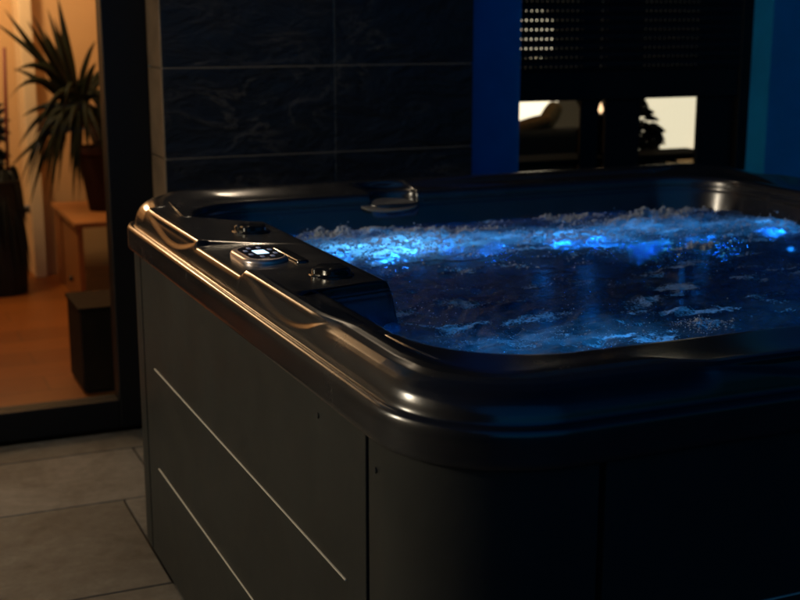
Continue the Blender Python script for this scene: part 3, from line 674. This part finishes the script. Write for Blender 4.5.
# dark potted plant with stake at the left edge
dp=empty('basket_plant',(.64,6.35,.03),'dark leafy plant with red brown stake in tall dark planter','plant')
keep(MB().lathe([(.13,0),(.135,.1),(.125,.3),(.118,.52),(.125,.55),(.112,.55),(.105,.50),(.001,.50)],c=(.63,6.35,.03),n=40).build('planter',M['basket'],smooth=False),dp)
mb=MB()
for i in range(120):
    a=random.uniform(0,2*math.pi); zz=random.uniform(.55,.93); rr_=.055+.05*random.random(); bs=(.63+.02*math.cos(a),6.35+.02*math.sin(a),zz); leafmb(mb,bs,(.63+rr_*math.cos(a),6.35+rr_*math.sin(a),zz+random.uniform(-.05,.06)),.02,random.uniform(.012,.02),n=5)
for i in range(150):
    a=random.uniform(0,2*math.pi); q=random.uniform(.10,.17); leafmb(mb,(.63+.08*math.cos(a),6.35+.08*math.sin(a),.58+.06*random.random()),(.63+q*math.cos(a),6.35+q*math.sin(a),random.uniform(.05,.5)),.12,.012,n=8)
keep(mb.build('foliage',M['leafd'],smooth=True),dp)
keep(MB().tube([(.63,6.35,.5),(.63,6.35,.96)],.02).build('stem',M['trunk'],smooth=True),dp)
keep(MB().tube([(.690,6.30,.5),(.716,6.30,1.20)],.0085).build('stake',M['stake'],smooth=True),dp)
sk=MB().box(.790,.834,6.68,6.70,.36,.40).build('wall_socket',M['socket'],bevel=.004)
sk.location=(0,0,0); tag(sk,'small grey socket on the living room wall beside the dark planter','socket')
sk2=MB().box(.795,.8295,6.670,6.6795,.372,.392).build('plug',M['gap'],bevel=.003); keep(sk2,sk)

# room behind the window
sof=empty('sofa',(3.3,5.2,.03),'dark grey sofa seen from behind through the left window pane','sofa')
keep(MB().box(2.35,3.22,4.98,5.14,.12,.845).build('backrest',M['sofa'],bevel=.03,seg=4),sof); keep(MB().box(2.35,3.22,5.145,5.85,.12,.45).build('seat',M['sofa'],bevel=.03,seg=4),sof)
for q in [(2.4,5.02),(3.17,5.02),(2.4,5.8),(3.17,5.8)]: keep(MB().box(q[0]-.02,q[0]+.02,q[1]-.02,q[1]+.02,.03,.119).build('leg',M['anthracite']),sof)
def cushion(c,s,rot,m,label):
    t=MB(); 
    V=IV.copy(); V2,F2=IV,IF
    e=np.sign(V2)*np.abs(V2)**.55; e=e/np.max(np.abs(e)); 
    o=np_mesh('cushion',e*np.array(s),F2,m); sb=o.modifiers.new('smooth','SUBSURF'); sb.levels=2; sb.render_levels=2
    o.location=c; o.rotation_euler=rot; tag(o,label,'cushion','cushions on the sofa'); return o
cushion((2.84,5.10,.862),(.12,.05,.030),(0,R(-14),0),M['cushion'],'flat brown cushion lying along the sofa back in the left pane')
cushion((2.985,5.16,.895),(.075,.04,.036),(0,R(-52),.2),M['cushion_p'],'sand coloured cushion tilted up beside the brown one')
lm=empty('floor_lamp',(3.375,6.0,.03),'tall floor lamp with two glowing paper shades behind the left window pane','lamp')
keep(MB().lathe([(.05,1.10),(.085,1.13),(.09,1.22),(.08,1.31),(.05,1.34)],c=(3.375,6.0,.03),n=36).build('lamp_shade',M['shade'],smooth=True),lm)
keep(MB().lathe([(.06,.76),(.115,.79),(.125,.85),(.115,.92),(.06,.95)],c=(3.375,6.0,.03),n=36).build('lamp_shade',M['shade'],smooth=True),lm)
keep(MB().lathe([(.13,0),(.13,.02),(.02,.035),(.012,.06),(.012,1.10)],c=(3.375,6.0,.03),n=24).build('stand',M['brass'],smooth=False),lm)
l2=empty('drum_lamp',(3.98,5.62,.62),'broad cream drum lamp glowing behind the right window pane','lamp')
keep(MB().lathe([(.22,.05),(.22,.43),(.216,.43),(.216,.05)],c=(3.97,5.62,.62),n=48).build('lamp_shade',M['drum'],smooth=False),l2)
keep(MB().lathe([(.07,0),(.07,.015),(.02,.03),(.02,.12)],c=(3.99,5.62,.62),n=24).build('base',M['brass'],smooth=False),l2)
# plant silhouetted in the right pane
wp=empty('window_plant',(3.35,4.95,.03),'dark bushy plant silhouetted against the bright wall in the right pane','plant')
keep(MB().lathe([(.09,.05),(.11,.28),(.12,.30),(.10,.30),(.001,.28)],c=(3.33,4.98,.40),n=30).build('pot',M['basket'],smooth=False),wp)
mb=MB()
for i in range(260):
    t=random.random()**1.4; zz=.70+.30*t; wd=(.16*(1-t)**1.1+.025); a=random.uniform(0,2*math.pi); r0=wd*math.sqrt(random.random())
    cxx=3.345-.02*t; bs=(cxx+.6*r0*math.cos(a),4.98+.6*r0*math.sin(a),zz); leafmb(mb,bs,(cxx+(r0+.03)*math.cos(a),4.98+(r0+.03)*math.sin(a),zz+random.uniform(-.05,.035)),.012,random.uniform(.010,.018),n=5)
keep(mb.build('foliage',M['leafd'],smooth=True),wp)
keep(MB().tube([(3.335,4.98,.69),(3.335,4.98,.96)],.012).build('stem',M['trunk'],smooth=True),wp)
ps=empty('plant_pedestal',(3.36,4.98,.03),'dark pedestal under the silhouetted plant','pedestal')
keep(MB().box(3.20,3.52,4.84,5.12,.43,.449).build('top',M['basket'],bevel=.003),ps); keep(MB().box(3.28,3.44,4.90,5.06,.03,.429).build('column',M['basket'],bevel=.004),ps)
bk=MB().lathe([(.05,0),(.075,.04),(.09,.10),(.087,.10),(.07,.045),(.001,.02)],c=(4.02,5.28,.62),n=30).build('basket',M['cushion'],smooth=True); tag(bk,'brown bowl shaped basket at the lower right of the right pane','basket')
bt=empty('console_table',(4.05,5.4,.03),'dark low console carrying the brown basket','table')
keep(MB().box(3.62,4.45,5.15,5.85,.59,.619).build('top',M['box'],bevel=.003),bt)
for q in [(3.66,5.19),(4.42,5.19),(3.66,5.81),(4.42,5.81)]: keep(MB().box(q[0]-.02,q[0]+.02,q[1]-.02,q[1]+.02,.03,.589).build('leg',M['box']),bt)
# dark tall vase with twigs right of the cushions
vs_=empty('floor_vase',(3.0,4.75,.03),'tall dark floor vase standing behind the left pane next to the window post','vase')
keep(MB().lathe([(.05,0),(.075,.2),(.085,.45),(.06,.72),(.045,.80),(.055,.84),(.05,.84),(.04,.80),(.001,.78)],c=(2.92,4.72,.03),n=32).build('body',M['box'],smooth=True),vs_)
mb=MB()
for i in range(16):
    a=random.uniform(0,6.28); mb.tube([(2.92,4.72,.80),(2.92+.03*math.cos(a),4.72+.03*math.sin(a),.95),(2.92+.075*math.cos(a),4.72+.075*math.sin(a),1.02+.12*random.random())],[.004,.004,.006],5)
keep(mb.build('twigs',M['leafd'],smooth=True),vs_)
# candle seen through the slit between the sashes
cd=empty('candle_lamp',(2.790,4.42,.80),'small glowing candle seen through the narrow gap in the window','candle')
keep(MB().lathe([(.012,0),(.012,.155),(.001,.156)],c=(2.790,4.42,.80),n=20).build('wax',M['box'],smooth=False),cd)
keep(MB().lathe([(.001,0),(.009,.010),(.010,.018),(.005,.034),(.001,.044)],c=(2.790,4.42,.962),n=20).build('flame',M['flame'],smooth=True),cd)
sb=empty('window_board',(2.78,4.4,.745),'dark board under the window carrying the candle','shelf'); keep(MB().box(2.2,3.27,4.302,4.50,.775,.7995).build('board',M['box'],bevel=.003),sb)

# ------------------------------------------------------------------ left garden wall with a lantern
gw=MB().box(-1.95,-1.75,-2.2,3.6,0,2.2).build('garden_wall',M['garden'],bevel=.01); tag(gw,'pale rendered garden wall along the left of the patio','wall')
sc=empty('wall_sconce',(1.15,3.92,2.10),'small dark downlight on the slate cladding above the tub','lamp')
keep(MB().box(1.10,1.20,3.90,3.9195,2.02,2.22).build('back_plate',M['anthracite'],bevel=.003),sc)
keep(MB().lathe([(.045,.0),(.045,.16),(.041,.16),(.041,.01)],c=(1.15,3.845,2.04),n=28).build('housing',M['anthracite'],smooth=False),sc)
ln=empty('wall_lantern',(-1.75,2.75,1.50),'warm lit wall lantern on the garden wall','lantern')
keep(MB().box(-1.749,-1.735,.69+2,.81+2,1.37,1.63).build('back_plate',M['anthracite'],bevel=.003),ln)
keep(MB().box(-1.734,-1.60,2.70,2.80,1.62,1.635).build('cap',M['anthracite'],bevel=.003),ln)
keep(MB().lathe([(.03,0),(.045,.01),(.045,.20),(.03,.21)],c=(-1.66,2.75,1.395),n=24).build('lamp_glass',emit('lantern_glass',(1.0,.62,.28),6),smooth=False),ln)

def point(name,loc,e,col,r):
    L=bpy.data.lights.new(name,'POINT'); L.energy=e; L.color=col; L.shadow_soft_size=r; o=bpy.data.objects.new(name,L); o.location=loc; link(o); return o
point('lantern_lamp',(-1.52,2.75,1.50),80,(1,.89,.66),.15)
point('living_room_lamp',(.30,6.1,2.0),62,(1,.62,.31),.10)
point('back_room_lamp',(2.95,4.75,2.1),3,(1,.72,.40),.12)
L=bpy.data.lights.new('sconce_lamp','SPOT'); L.energy=8; L.color=(1,.78,.52); L.shadow_soft_size=.035; L.spot_size=R(96); L.spot_blend=.7
o=bpy.data.objects.new('sconce_lamp',L); o.location=(1.22,3.84,2.03); o.rotation_euler=(R(-22),0,0); link(o)
# ------------------------------------------------------------------ dusk sky
w=bpy.data.worlds.new('World'); S.world=w; w.use_nodes=True; nt=w.node_tree
bg=nt.nodes['Background']; sky=nt.nodes.new('ShaderNodeTexSky'); sky.sky_type='NISHITA'; sky.sun_disc=False
sky.sun_elevation=R(-4); sky.sun_rotation=R(200); tn=nt.nodes.new('ShaderNodeVectorMath'); tn.operation='MULTIPLY'; tn.inputs[1].default_value=(.04,.42,1.0); nt.links.new(sky.outputs[0],tn.inputs[0]); nt.links.new(tn.outputs['Vector'],bg.inputs[0]); bg.inputs[1].default_value=1.15
sun=bpy.data.lights.new('dusk_glow','SUN'); sun.energy=.125; sun.color=(.0,.36,1.0); sun.angle=R(75)
so_=bpy.data.objects.new('dusk_glow',sun); so_.rotation_euler=(R(74),0,R(-14)); link(so_)

S.view_settings.view_transform='Standard'; S.view_settings.look='None'; S.view_settings.exposure=0; S.view_settings.gamma=1; S.view_settings.use_curve_mapping=False
S.render.engine='CYCLES'; cy=S.cycles; cy.use_denoising=True
try: cy.denoiser='OPENIMAGEDENOISE'
except Exception: pass
cy.max_bounces=8; cy.diffuse_bounces=3; cy.glossy_bounces=4; cy.transmission_bounces=6; cy.transparent_max_bounces=12; cy.sample_clamp_indirect=3; cy.caustics_reflective=False; cy.caustics_refractive=False
